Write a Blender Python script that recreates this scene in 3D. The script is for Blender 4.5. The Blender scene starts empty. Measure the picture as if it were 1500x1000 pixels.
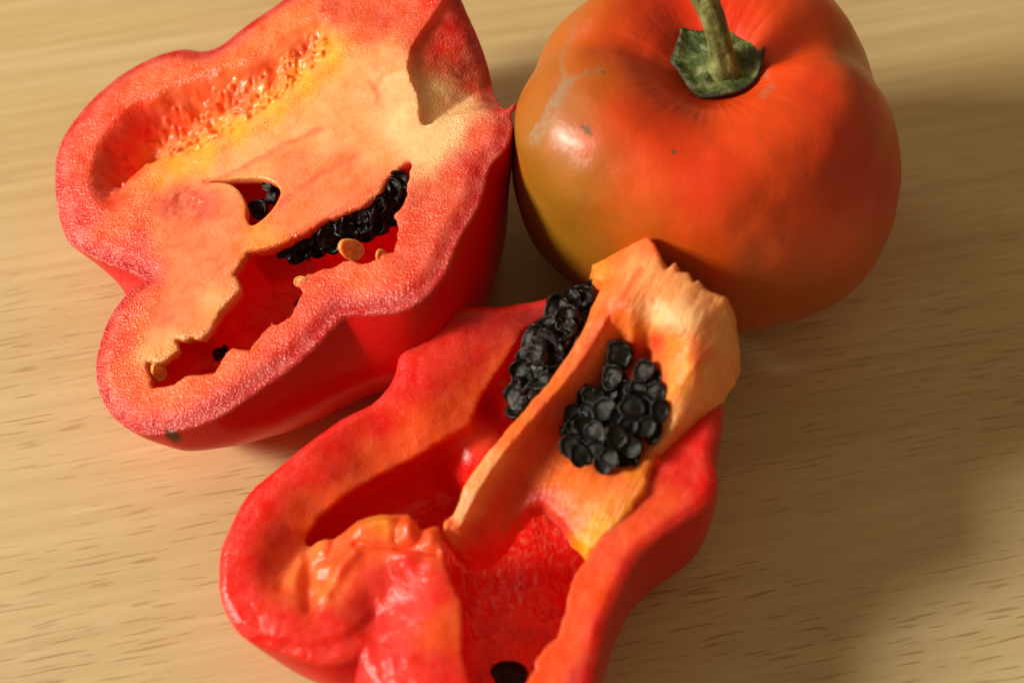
import bpy, math, random
import numpy as np
from mathutils import Vector, Matrix, noise
random.seed(7); rng = np.random.RandomState(7)
S = 0.01                                   # modelling unit: centimetres -> metres
scn = bpy.context.scene
COL = scn.collection

# ------------------------------------------------------------ camera
ELEV = math.radians(58); DIST = 42.0; LENS = 71.0
CAM = np.array([0, -DIST*math.cos(ELEV), DIST*math.sin(ELEV)])
FWD = -CAM/np.linalg.norm(CAM)
RGT = np.array([1.0, 0, 0]); UPV = np.cross(RGT, FWD)
FPX = 1500*LENS/36.0
cd = bpy.data.cameras.new('camera'); cam = bpy.data.objects.new('camera', cd); COL.objects.link(cam)
cam.location = CAM*S
cam.rotation_euler = (math.pi/2-ELEV, 0, 0)
cd.lens = LENS; cd.sensor_width = 36; cd.clip_start = 0.01; cd.clip_end = 20
cd.dof.use_dof = True; cd.dof.focus_distance = 0.402; cd.dof.aperture_fstop = 9.5
scn.camera = cam
scn.render.resolution_x = 1024; scn.render.resolution_y = 682

# ------------------------------------------------------------ room light, lamps, exposure
w = bpy.data.worlds.new('World'); scn.world = w; w.use_nodes = True
bg = w.node_tree.nodes['Background']
bg.inputs[0].default_value = (1.0, 0.78, 0.42, 1); bg.inputs[1].default_value = 0.225

def area(name, loc, target, size, power, color, size_y=None):
    l = bpy.data.lights.new(name, 'AREA'); l.energy = power; l.color = color
    l.shape = 'RECTANGLE'; l.size = size; l.size_y = size_y or size
    o = bpy.data.objects.new(name, l); COL.objects.link(o)
    o.location = loc
    d = Vector(target)-Vector(loc)
    o.rotation_euler = d.to_track_quat('-Z', 'Y').to_euler()
    return o
area('key_lamp', (-1.46, -0.13, 0.72), (0, 0, 0.02), 0.40, 43, (1.0, 0.93, 0.80))
area('window_lamp', (-0.9, 0.75, 0.85), (0, 0, 0), 0.6, 2.2, (1.0, 0.96, 0.92))
scn.view_settings.view_transform = 'Standard'; scn.view_settings.look = 'None'
scn.view_settings.exposure = 0.0; scn.view_settings.gamma = 1
scn.cycles.caustics_reflective = False; scn.cycles.caustics_refractive = False

# ------------------------------------------------------------ helpers: pixels (photo, 1500x1000) <-> space
def ray(x, y):
    return FWD + RGT*((x-750)/FPX) + UPV*(-(y-500)/FPX)
def at(x, y, z):
    """point at height z above the table seen at that photo pixel"""
    d = ray(x, y); return CAM + d*((z-CAM[2])/d[2])
def project(P):
    q = P-CAM; zz = q@FWD
    return np.stack([750+FPX*(q@RGT)/zz, 500-FPX*(q@UPV)/zz], -1)
class Frame:
    """a cut plane: origin, in-plane axes U V, normal N"""
    def __init__(s, px, py, z, n):
        s.O = at(px, py, z); s.N = np.array(n, float); s.N /= np.linalg.norm(s.N)
        s.U = np.array([1.0, 0, 0]) - s.N*s.N[0]; s.U /= np.linalg.norm(s.U)
        s.V = np.cross(s.N, s.U)
    def px(s, x, y, w=0.0):
        d = ray(x, y); t = (w-(CAM-s.O)@s.N)/(d@s.N); p = CAM+d*t-s.O
        return (p@s.U, p@s.V)
    def poly(s, pts, w=0.0):
        return np.array([s.px(p[0], p[1], p[2] if len(p) > 2 else w) for p in pts])
    def world(s, L):
        return s.O + L[..., 0:1]*s.U + L[..., 1:2]*s.V + L[..., 2:3]*s.N

def catmull(P, n=4):
    P = np.asarray(P); out = []
    m = len(P)
    for i in range(m):
        a, b, c, d = P[i-1], P[i], P[(i+1) % m], P[(i+2) % m]
        for k in range(n):
            t = k/n
            out.append(0.5*((2*b)+(c-a)*t+(2*a-5*b+4*c-d)*t*t+(3*b-3*c+d-a)*t**3))
    return np.array(out)
def sd_poly(P, X, Y):
    """signed distance to polygon, negative inside"""
    d = np.full(X.shape, 1e9); s = np.zeros(X.shape, bool)
    m = len(P)
    for i in range(m):
        ax, ay = P[i]; bx, by = P[(i+1) % m]
        ex, ey = bx-ax, by-ay; L = ex*ex+ey*ey+1e-12
        t = np.clip(((X-ax)*ex+(Y-ay)*ey)/L, 0, 1)
        dx, dy = X-ax-t*ex, Y-ay-t*ey
        d = np.minimum(d, dx*dx+dy*dy)
        c = ((ay <= Y) & (by > Y)) | ((by <= Y) & (ay > Y))
        xx = ax+(Y-ay)*ex/(ey if abs(ey) > 1e-12 else 1e-12)
        s ^= c & (X < xx)
    d = np.sqrt(d)
    return np.where(s, -d, d)
def sd_line(P, X, Y):
    """distance to an open polyline, and fraction along it"""
    d = np.full(X.shape, 1e9); f = np.zeros(X.shape); m = len(P)-1
    for i in range(m):
        ax, ay = P[i][:2]; bx, by = P[i+1][:2]
        ex, ey = bx-ax, by-ay; L = ex*ex+ey*ey+1e-12
        t = np.clip(((X-ax)*ex+(Y-ay)*ey)/L, 0, 1)
        q = (X-ax-t*ex)**2+(Y-ay-t*ey)**2
        k = q < d; d = np.where(k, q, d); f = np.where(k, (i+t)/m, f)
    return np.sqrt(d), f
def tps(C, X, Y, reg=0.02):
    """thin plate spline through C = [(u, v, value)]"""
    C = np.array(C, float); n = len(C)
    def K(r2): return 0.5*r2*np.log(r2+1e-9)
    A = np.zeros((n+3, n+3))
    r2 = (C[:, None, 0]-C[None, :, 0])**2+(C[:, None, 1]-C[None, :, 1])**2
    A[:n, :n] = K(r2)+reg*np.eye(n); A[:n, n] = 1; A[:n, n+1:n+3] = C[:, :2]; A[n:, :n] = A[:n, n:].T
    b = np.zeros(n+3); b[:n] = C[:, 2]
    s = np.linalg.solve(A, b)
    out = s[n]+s[n+1]*X+s[n+2]*Y
    for i in range(n):
        out = out+s[i]*K((X-C[i, 0])**2+(Y-C[i, 1])**2)
    return np.clip(out, C[:, 2].min()-0.12, C[:, 2].max()+0.12)
def smin(a, b, k):
    h = np.clip(0.5+0.5*(b-a)/k, 0, 1); return b*(1-h)+a*h-k*h*(1-h)
def smax(a, b, k): return -smin(-a, -b, k)
def blur(a, n, it=4):
    for _ in range(it):
        for ax in (0, 1):
            b = np.pad(a, [(n, n) if k == ax else (0, 0) for k in (0, 1)], mode='edge')
            c = np.cumsum(b, axis=ax); c = np.concatenate([np.zeros_like(np.take(c, [0], ax)), c], ax)
            L = a.shape[ax]
            a = (np.take(c, np.arange(2*n+1, 2*n+1+L), ax)-np.take(c, np.arange(0, L), ax))/(2*n+1)
    return a
def sstep(a, b, x):
    t = np.clip((x-a)/(b-a), 0, 1); return t*t*(3-2*t)
def vnoise(X, Y, Z, scale, seed=0):
    """cheap trilinear value noise on arrays, -1..1"""
    T = np.random.RandomState(seed).rand(64, 64, 64).astype(np.float32)*2-1
    out = 0
    x = X/scale+100; y = Y/scale+100; z = Z/scale+100
    x, y, z = np.broadcast_arrays(x, y, z)
    i = np.floor(x).astype(int); j = np.floor(y).astype(int); k = np.floor(z).astype(int)
    fx = x-i; fy = y-j; fz = z-k
    fx = fx*fx*(3-2*fx); fy = fy*fy*(3-2*fy); fz = fz*fz*(3-2*fz)
    for a in (0, 1):
        for b in (0, 1):
            for c in (0, 1):
                out = out+T[(i+a) % 64, (j+b) % 64, (k+c) % 64]*(fx if a else 1-fx)*(fy if b else 1-fy)*(fz if c else 1-fz)
    return out
def fbm(X, Y, Z, s, seed=0, o=3):
    r = 0
    for q in range(o): r = r+vnoise(X, Y, Z, s/2**q, seed+q)/2**q
    return r/1.6

def surface_nets(F, o, h):
    s = F < 0
    nx, ny, nz = F.shape
    cnt = np.zeros((nx-1, ny-1, nz-1), np.uint8)
    for a in (0, 1):
        for b in (0, 1):
            for c in (0, 1):
                cnt += s[a:nx-1+a, b:ny-1+b, c:nz-1+c]
    act = np.argwhere((cnt > 0) & (cnt < 8))
    cv = {}
    for a in (0, 1):
        for b in (0, 1):
            for c in (0, 1):
                cv[a, b, c] = F[act[:, 0]+a, act[:, 1]+b, act[:, 2]+c].astype(np.float64)
    P = np.zeros((len(act), 3)); N = np.zeros(len(act))
    keys = list(cv)
    for p in keys:
        for ax in range(3):
            if p[ax] == 0:
                q = list(p); q[ax] = 1; q = tuple(q)
                A, B = cv[p], cv[q]; m = (A < 0) != (B < 0)
                t = np.where(m, A/np.where(m, A-B, 1), 0)
                e = np.zeros((len(act), 3)); e[:] = p; e[:, ax] = t
                P += e*m[:, None]; N += m
    P = (P/N[:, None]+act)*h+np.array(o)
    idx = np.full(cnt.shape, -1, np.int32); idx[tuple(act.T)] = np.arange(len(act))
    Q = []
    for ax in range(3):
        s0 = np.moveaxis(s, ax, 0); ii = np.moveaxis(idx, ax, 0)
        ed = np.argwhere(s0[:-1] != s0[1:])
        ed = ed[(ed[:, 1] > 0) & (ed[:, 2] > 0) & (ed[:, 1] < s0.shape[1]-1) & (ed[:, 2] < s0.shape[2]-1)]
        i, j, k = ed.T
        q = np.stack([ii[i, j-1, k-1], ii[i, j, k-1], ii[i, j, k], ii[i, j-1, k]], -1)
        fl = s0[i, j, k]
        if ax == 1: fl = ~fl
        q = np.where(fl[:, None], q, q[:, ::-1])
        Q.append(q)
    return P, np.concatenate(Q)

def grid(u0, u1, v0, v1, w0, w1, h):
    return (np.arange(u0, u1, h).astype(np.float32), np.arange(v0, v1, h).astype(np.float32), np.arange(w0, w1, h).astype(np.float32))

def vnormals(P, Q):
    n = np.cross(P[Q[:, 2]]-P[Q[:, 0]], P[Q[:, 3]]-P[Q[:, 1]])
    N = np.zeros_like(P)
    for c in range(4): np.add.at(N, Q[:, c], n)
    return N/np.maximum(np.linalg.norm(N, axis=1, keepdims=True), 1e-12)

def lin(c):
    c = np.asarray(c, float)/255
    return np.where(c <= 0.04045, c/12.92, ((c+0.055)/1.055)**2.4)

def link(name, me, mat, parent=None):
    o = bpy.data.objects.new(name, me); COL.objects.link(o)
    if mat: me.materials.append(mat)
    if parent: o.parent = parent
    return o
def mesh_np(name, P, Q, mat, parent, origin, colv=None, skin=None, N=None, grain=None):
    """numpy verts (cm, world) and quads -> object; colour and skin stored on the vertices"""
    used = np.unique(Q); mp = np.full(len(P), -1); mp[used] = np.arange(len(used))
    P = P[used]; Q = mp[Q]
    me = bpy.data.meshes.new(name)
    me.vertices.add(len(P)); me.vertices.foreach_set('co', ((P-origin)*S).astype(np.float32).ravel())
    me.loops.add(Q.size); me.loops.foreach_set('vertex_index', Q.astype(np.int32).ravel())
    me.polygons.add(len(Q)); me.polygons.foreach_set('loop_start', np.arange(0, Q.size, Q.shape[1], dtype=np.int32))
    me.update(calc_edges=True); me.validate()
    me.polygons.foreach_set('use_smooth', np.ones(len(me.polygons), bool))
    if colv is not None:
        a = me.color_attributes.new('pigment', 'FLOAT_COLOR', 'POINT')
        c = np.ones((len(P), 4), np.float32); c[:, :3] = colv[used]; a.data.foreach_set('color', c.ravel())
    if skin is not None:
        a = me.attributes.new('skin_mask', 'FLOAT', 'POINT'); a.data.foreach_set('value', skin[used].astype(np.float32))
    if grain is not None:
        a = me.attributes.new('grain', 'FLOAT', 'POINT'); a.data.foreach_set('value', grain[used].astype(np.float32))
    if N is not None:
        me.normals_split_custom_set_from_vertices(N[used].tolist())
    return link(name, me, mat, parent)
def thing(name, label, cat, loc, group=None):
    o = bpy.data.objects.new(name, None); COL.objects.link(o); o.location = Vector(loc)*S
    o.empty_display_size = 0.01
    o['label'] = label; o['category'] = cat
    if group: o['group'] = group
    return o

# ------------------------------------------------------------ materials
class NT:
    def __init__(s, name):
        s.m = bpy.data.materials.new(name); s.m.use_nodes = True; s.t = s.m.node_tree; s.b = s.t.nodes['Principled BSDF']
    def n(s, typ, **kw):
        x = s.t.nodes.new(typ)
        for k, v in kw.items():
            if k.startswith('i_'):
                key = k[2:]; key = int(key) if key.isdigit() else key.replace('_', ' ')
                x.inputs[key].default_value = v
            else: setattr(x, k, v)
        return x
    def l(s, a, b): s.t.links.new(a, b)
    def ramp(s, fac, stops):
        r = s.n('ShaderNodeValToRGB'); e = r.color_ramp.elements
        while len(e) < len(stops): e.new(0.5)
        for q, (p, c) in zip(e, stops):
            q.position = p; q.color = c if len(c) == 4 else (*c, 1)
        s.l(fac, r.inputs[0]); return r.outputs[0]
    def mix(s, f, a, b, mode='MIX'):
        x = s.n('ShaderNodeMix', data_type='RGBA', blend_type=mode)
        for sock, v in ((x.inputs[0], f), (x.inputs[6], a), (x.inputs[7], b)):
            if hasattr(v, 'is_output'): s.l(v, sock)
            elif isinstance(v, (int, float)): sock.default_value = v
            else: sock.default_value = (*v, 1) if len(v) == 3 else v
        return x.outputs[2]
    def math(s, op, a, b=None, c=None):
        x = s.n('ShaderNodeMath', operation=op)
        for sock, v in zip(x.inputs, (a, b, c)):
            if v is None: continue
            if hasattr(v, 'is_output'): s.l(v, sock)
            else: sock.default_value = v
        return x.outputs[0]
    def noise(s, vec, scale, detail=3, rough=0.55, dist=0):
        x = s.n('ShaderNodeTexNoise', i_Scale=scale, i_Detail=detail, i_Roughness=rough, i_Distortion=dist)
        s.l(vec, x.inputs['Vector']); return x.outputs['Fac']
    def mapping(s, vec, rot=(0, 0, 0), scale=(1, 1, 1)):
        x = s.n('ShaderNodeMapping'); x.inputs['Rotation'].default_value = rot; x.inputs['Scale'].default_value = scale
        s.l(vec, x.inputs[0]); return x.outputs[0]
    def bump(s, h, strength, dist, normal=None):
        x = s.n('ShaderNodeBump')
        if hasattr(strength, 'is_output'): s.l(strength, x.inputs['Strength'])
        else: x.inputs['Strength'].default_value = strength
        x.inputs['Distance'].default_value = dist
        s.l(h, x.inputs['Height'])
        if normal is not None: s.l(normal, x.inputs['Normal'])
        return x.outputs[0]

def pepper_material(name, sss=0.35, grain=1.0, mott=0.4, rl=0.24, sc_=0.0045, fib=False):
    t = NT(name); b = t.b
    oc = t.n('ShaderNodeTexCoord').outputs['Object']
    pc = t.n('ShaderNodeAttribute', attribute_name='pigment').outputs['Color']
    sk = t.n('ShaderNodeAttribute', attribute_name='skin_mask').outputs['Fac']
    fl = t.math('SUBTRACT', 1.0, sk)
    n1 = t.noise(oc, 260, 4, 0.6); n2 = t.noise(oc, 1500, 3, 0.6); n3 = t.noise(oc, 90, 3, 0.5)
    # pigment mottling
    dark = t.mix(1.0, pc, (0.85, 0.66, 0.62), 'MULTIPLY')
    lite = t.mix(0.22, pc, (1.0, 0.72, 0.55))
    c = t.mix(t.ramp(n1, [(0.36, (0, 0, 0)), (0.62, (1, 1, 1))]), dark, lite)
    c = t.mix(t.math('MULTIPLY', fl, mott), pc, c)
    sp = t.ramp(n2, [(0.50, (0, 0, 0)), (0.66, (1, 1, 1))])
    c = t.mix(t.math('MULTIPLY', t.math('MULTIPLY', sp, fl), 0.05*grain), c, (1.0, 0.62, 0.45))
    t.l(c, b.inputs['Base Color'])
    b.inputs['Subsurface Weight'].default_value = sss
    b.inputs['Subsurface Radius'].default_value = (1.0, 0.28, 0.12)
    b.inputs['Subsurface Scale'].default_value = sc_
    b.inputs['IOR'].default_value = 1.40
    # roughness: wet flesh / waxy skin
    rf = t.math('MULTIPLY_ADD', n3, 0.16, rl)
    rr = t.n('ShaderNodeMix', data_type='FLOAT'); t.l(sk, rr.inputs[0]); t.l(rf, rr.inputs[2]); rr.inputs[3].default_value = 0.33
    t.l(rr.outputs[0], b.inputs['Roughness'])
    v = t.n('ShaderNodeTexVoronoi', feature='F1', i_Scale=2300.0); t.l(oc, v.inputs['Vector'])
    h = t.math('ADD', t.math('MULTIPLY', v.outputs['Distance'], 0.7), t.math('MULTIPLY', n2, 1.0))
    gr = t.n('ShaderNodeAttribute', attribute_name='grain').outputs['Fac']
    gfl = t.math('MULTIPLY', fl, gr)
    st = t.math('MULTIPLY_ADD', gfl, 0.62*grain, 0.05)
    nb = t.bump(h, st, 0.00035)
    wr = t.noise(t.mapping(oc, (0, 0, 0.6), (1, 2.4, 1)), 320, 4, 0.6)
    nb = t.bump(wr, t.math('MULTIPLY_ADD', gfl, 0.06, 0.16), 0.0008, nb)
    if fib:
        fb = t.noise(t.mapping(t.mapping(oc, (0, 0, math.radians(27))), (0, 0, 0), (1500, 150, 500)), 1.0, 4, 0.6)
        nb = t.bump(fb, 0.5, 0.0009, nb)
        t.l(t.mix(t.math('MULTIPLY', t.ramp(fb, [(0.42, (0, 0, 0)), (0.62, (1, 1, 1))]), 0.35), c, t.mix(1.0, pc, (1.0, 0.62, 0.42), 'MULTIPLY')), b.inputs['Base Color'])
    t.l(nb, b.inputs['Normal'])
    return t.m
M_PEP = pepper_material('cut_pepper_flesh', 0.45, 1.0, 0.4, 0.14)
M_PEPB = pepper_material('smooth_pepper_flesh', 0.6, 0.6, 0.15, 0.18, 0.0065)
M_CORE = pepper_material('pale_core_tissue', 0.4, 0.45, 0.22, 0.22, 0.0045, True)

def seed_material():
    t = NT('black_seed_coat'); b = t.b
    oc = t.n('ShaderNodeTexCoord').outputs['Object']
    n = t.noise(oc, 700, 4, 0.65); n2 = t.noise(oc, 250, 2)
    c = t.ramp(n2, [(0.35, (0.002, 0.0018, 0.002)), (0.58, (0.005, 0.004, 0.004)), (0.78, (0.022, 0.012, 0.010))])
    sp = t.n('ShaderNodeVectorMath', operation='LENGTH'); t.l(oc, sp.inputs[0])
    rr = t.math('MULTIPLY', sp.outputs['Value'], 100.0)
    cen = t.ramp(rr, [(0.50, (1, 1, 1)), (0.78, (0, 0, 0))])
    c = t.mix(t.math('MULTIPLY', cen, t.math('MULTIPLY', n2, 1.1)), c, (0.012, 0.006, 0.005))
    t.l(c, b.inputs['Base Color']); t.l(t.math('MULTIPLY_ADD', cen, 0.20, 0.22), b.inputs['Roughness'])
    b.inputs['IOR'].default_value = 1.34
    t.l(t.bump(n, 0.3, 0.0005), b.inputs['Normal'])
    return t.m
M_SEED = seed_material()
def pale_seed_material():
    t = NT('amber_seed_coat'); b = t.b
    oc = t.n('ShaderNodeTexCoord').outputs['Object']
    c = t.ramp(t.noise(oc, 350, 3), [(0.35, (0.70, 0.16, 0.03)), (0.65, (0.90, 0.38, 0.10))])
    t.l(c, b.inputs['Base Color']); b.inputs['Roughness'].default_value = 0.2
    b.inputs['Subsurface Weight'].default_value = 0.6; b.inputs['Subsurface Scale'].default_value = 0.004
    b.inputs['Subsurface Radius'].default_value = (1, 0.4, 0.15)
    t.l(t.bump(t.noise(oc, 900, 2), 0.3, 0.0004), b.inputs['Normal'])
    return t.m
M_AMBER = pale_seed_material()

# ------------------------------------------------------------ table
def build_table():
    t = NT('light_wood'); b = t.b
    oc = t.n('ShaderNodeTexCoord').outputs['Object']
    rz = math.radians(-12)
    g = t.mapping(oc, (0, 0, rz), (1, 1, 1))
    long_ = t.mapping(g, (0, 0, 0), (4.0, 42, 1))
    fine = t.mapping(g, (0, 0, 0), (12, 330, 1))
    pore = t.mapping(g, (0, 0, 0), (105, 1450, 1))
    a = t.noise(long_, 1.0, 3, 0.5, 0.4); f = t.noise(fine, 1.0, 3, 0.6); big = t.noise(g, 5, 2)
    c = t.ramp(a, [(0.34, (0.52, 0.325, 0.13)), (0.5, (0.62, 0.42, 0.20)), (0.66, (0.72, 0.54, 0.31))])
    c = t.mix(0.55, c, t.ramp(f, [(0.3, (0.50, 0.33, 0.14)), (0.7, (0.72, 0.54, 0.30))]))
    p = t.noise(pore, 1.0, 1, 0.4)
    reg = t.noise(t.mapping(g, (0, 0, 0), (12, 30, 1)), 1.0, 2)
    pm = t.math('MULTIPLY', t.ramp(p, [(0.605, (0, 0, 0)), (0.68, (1, 1, 1))]), t.ramp(reg, [(0.38, (0, 0, 0)), (0.54, (1, 1, 1))]))
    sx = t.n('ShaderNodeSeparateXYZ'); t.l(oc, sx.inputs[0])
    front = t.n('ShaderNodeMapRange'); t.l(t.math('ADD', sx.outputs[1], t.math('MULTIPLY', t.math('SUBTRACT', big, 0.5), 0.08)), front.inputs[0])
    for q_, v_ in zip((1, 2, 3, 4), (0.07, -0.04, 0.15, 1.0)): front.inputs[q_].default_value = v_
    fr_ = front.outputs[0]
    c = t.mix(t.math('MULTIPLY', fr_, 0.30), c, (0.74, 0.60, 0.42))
    pm = t.math('MULTIPLY', pm, fr_)
    c = t.mix(t.math('MULTIPLY', pm, 0.68), c, (0.36, 0.18, 0.06))
    p2 = t.ramp(t.noise(t.mapping(g, (0, 0, 0), (60, 700, 1)), 1.0, 1, 0.4), [(0.66, (0, 0, 0)), (0.76, (1, 1, 1))])
    c = t.mix(t.math('MULTIPLY', p2, 0.22), c, (0.85, 0.70, 0.50))
    c = t.mix(1.0, c, (0.985, 1.0, 0.93), 'MULTIPLY')
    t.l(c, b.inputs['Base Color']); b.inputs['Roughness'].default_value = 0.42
    hh = t.math('SUBTRACT', t.math('MULTIPLY', f, 0.3), pm)
    t.l(t.bump(hh, 0.25, 0.0003), b.inputs['Normal'])
    me = bpy.data.meshes.new('table_top')
    x0, x1, y0, y1, th = -.55, .55, -.35, .6, .025
    n = 24
    vs = []; fs = []
    bev = [(0.004, 0.0), (0.0012, -0.0012), (0.0, -0.004), (0.0, -th)]
    def ring(i, z): return [(x0+i, y0+i, z), (x1-i, y0+i, z), (x1-i, y1-i, z), (x0+i, y1-i, z)]
    for i, z in bev: vs += ring(i, z)
    fs.append((0, 1, 2, 3))
    for k in range(3):
        for j in range(4):
            fs.append((4*k+j, 4*(k+1)+j, 4*(k+1)+(j+1) % 4, 4*k+(j+1) % 4))
    fs.append((15, 14, 13, 12))
    me.from_pydata(vs, [], fs); me.update()
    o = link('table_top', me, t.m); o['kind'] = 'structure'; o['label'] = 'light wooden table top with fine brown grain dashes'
build_table()

# ------------------------------------------------------------ seeds
def seed_mesh(k, crinkle=0.10, name='seed', flat=.8):
    r = np.random.RandomState(100+k)
    nphi, nr = 26, 7
    ph = np.linspace(0, 2*math.pi, nphi, endpoint=False)
    a1, a2, p1, p2 = r.uniform(.04, .12), r.uniform(.02, .07), r.uniform(0, 6.3), r.uniform(0, 6.3)
    R = 1+a1*np.cos(2*ph+p1)+a2*np.cos(3*ph+p2)-0.22*np.exp(-((ph-math.pi)/.35)**2)
    rr = np.array([0, .3, .55, .72, .84, .93, 1.0])
    top = np.array([.17, .16, .14, .19, .35, .34, .12])*r.uniform(.8, 1.1)
    vs = []; 
    b1, b2 = r.uniform(-.25, .25), r.uniform(-.2, .2)
    def P(i, j, sgn):
        x = R[i]*rr[j]*math.cos(ph[i]); y = R[i]*rr[j]*.84*math.sin(ph[i])
        z = sgn*top[j]*flat
        n = noise.noise(Vector((x*1.7+k*3.1, y*1.7, sgn*2)))*crinkle*2.4+noise.noise(Vector((x*4+k, y*4, sgn+5)))*crinkle
        z += n+b1*x*x+b2*y*x+crinkle*1.3*math.sin(3*ph[i]+p1)*rr[j]**2
        return (x, y, z)
    tris = []
    for sgn in (1, -1):
        base = len(vs); vs.append(P(0, 0, sgn))
        for j in range(1, nr):
            for i in range(nphi): vs.append(P(i, j, sgn))
        for i in range(nphi):
            q = (i+1) % nphi
            f = (base, base+1+i, base+1+q); tris.append(f if sgn > 0 else f[::-1])
            for j in range(nr-2):
                o = base+1+j*nphi
                f = (o+i, o+nphi+i, o+nphi+q, o+q); tris.append(f if sgn > 0 else f[::-1])
    T = 1+(nr-2)*nphi; Bm = (1+(nr-1)*nphi)+1+(nr-2)*nphi
    for i in range(nphi):
        q = (i+1) % nphi
        tris.append((T+i, Bm+i, Bm+q, T+q))
    me = bpy.data.meshes.new(name)
    me.from_pydata([(x*S, y*S, z*S) for x, y, z in vs], [], tris); me.update()
    me.polygons.foreach_set('use_smooth', np.ones(len(me.polygons), bool))
    me.materials.append(M_SEED)
    return me
SEEDS = [seed_mesh(i, 0.022, flat=.85) for i in range(6)]
SEEDS_W = [seed_mesh(20+i, 0.12) for i in range(6)]
AMBER = seed_mesh(50, 0.05, 'unripe_seed'); AMBER.materials.clear(); AMBER.materials.append(M_AMBER)
def put_seed(me, pos, normal, size, twist, parent, name='seed'):
    o = bpy.data.objects.new(name, me); COL.objects.link(o)
    n = Vector(normal).normalized()
    q = n.to_track_quat('Z', 'Y').to_matrix().to_4x4()
    M = Matrix.Translation(Vector(pos)*S) @ q @ Matrix.Rotation(twist, 4, 'Z') @ Matrix.Diagonal((size, size, size, 1))
    if parent is not None:
        o.parent = parent
        M = Matrix.Translation(-parent.location) @ M
    o.matrix_local = M
    return o

# ------------------------------------------------------------ pigment fields
CRIM = lin((198, 16, 16)); RED = lin((250, 20, 14)); DRED = lin((170, 10, 8)); ORG = lin((240, 92, 34))
PALE = lin((246, 160, 92)); CREAM = lin((250, 196, 134)); YEL = lin((252, 172, 28)); SORG = lin((244, 116, 50))
DORG = lin((225, 66, 24)); SKIN = lin((206, 8, 10)); AMB = lin((240, 140, 34)); PINK = lin((222, 50, 42)); MAR = lin((212, 74, 36))
def field(pix, samples, p=1.6, soft=18.0):
    """pigment interpolated between samples (x, y, colour[, weight]) given where they sit on the surface"""
    num = np.zeros((len(pix), 3)); den = np.zeros(len(pix))
    for s in samples:
        wt = (s[3] if len(s) > 3 else 1.0)
        d2 = (pix[:, 0]-s[0])**2+(pix[:, 1]-s[1])**2+soft**2
        q = wt/d2**p
        num += q[:, None]*np.asarray(s[2]); den += q
    return num/den[:, None]
def pw_y(W): return project(W)[:, 1]
def over(c, m, col):
    m = np.clip(m, 0, 1)[:, None]; return c*(1-m)+np.asarray(col)*m

# ============================================================ pepper half, cut face up (far left)
FA = Frame(420, 330, 3.1, (-0.27, -0.03, 1))
OUT_A = [(410,0),(358,35),(330,58),(309,70),(288,73),(267,70),(239,75),(200,91),(155,122),(116,161),(88,203),(80,245),(83,297),
         (95,343),(118,362),(150,376),(190,390),(216,402),(207,412),(186,428),(160,460),(143,505),(140,545),(147,575),(165,605),(198,627),(225,628),
         (250,624),(310,603),(362,568),(415,530),(452,498),(480,468),(501,449),(547,445),(596,436),(638,401),(666,342),(697,293),(711,241),
         (736,213),(746,185),(742,158),(728,136),(712,105),(704,70),(696,40),(675,0),(655,-35),(600,-70),(520,-65),(460,-35)]
K1 = [(598,238),(568,258),(557,282),(533,300),(487,317),(452,338),(400,362),(361,369),(341,400),(352,421),(340,440),(324,456),(310,480),(296,493),
      (257,496),(259,512),(240,526),(215,531),(219,554),(222,568),(247,563),(270,550),(292,547),(313,543),(331,515),(341,510),(366,512),
      (380,487),(397,470),(408,473),(425,459),(443,428),(432,414),(450,400),(470,396),(501,380),(533,384),(547,380),(561,365),(575,366),
      (580,349),(582,328),(578,317),(589,296),(597,265)]
K2 = [(298,266),(333,263),(351,261),(382,261),(403,269),(410,283),(400,304),(382,322),(367,329),(360,315),(361,301),(351,280),(333,268)]
K3 = [(150,300),(138,262),(150,215),(190,165),(240,135),(305,112),(380,85),(440,45),(478,28),(500,58),(497,88),(455,128),(405,168),(350,205),(300,236),(240,246),(205,262),(182,300)]
REC = [(628,30),(600,75),(598,110),(610,140),(618,183),(640,176),(668,168),(700,162),(760,150),(860,120),(860,-60),(700,-60)]
CORE_A = [(240,240),(300,236),(350,205),(405,168),(455,128),(497,88),(560,60),(600,60),(618,180),(660,175),(655,225),(597,250),(568,258),(533,300),(452,338),(400,362),(361,369),(341,400),(310,480),
          (257,496),(215,531),(200,520),(230,420),(235,370),(215,300)]

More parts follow.
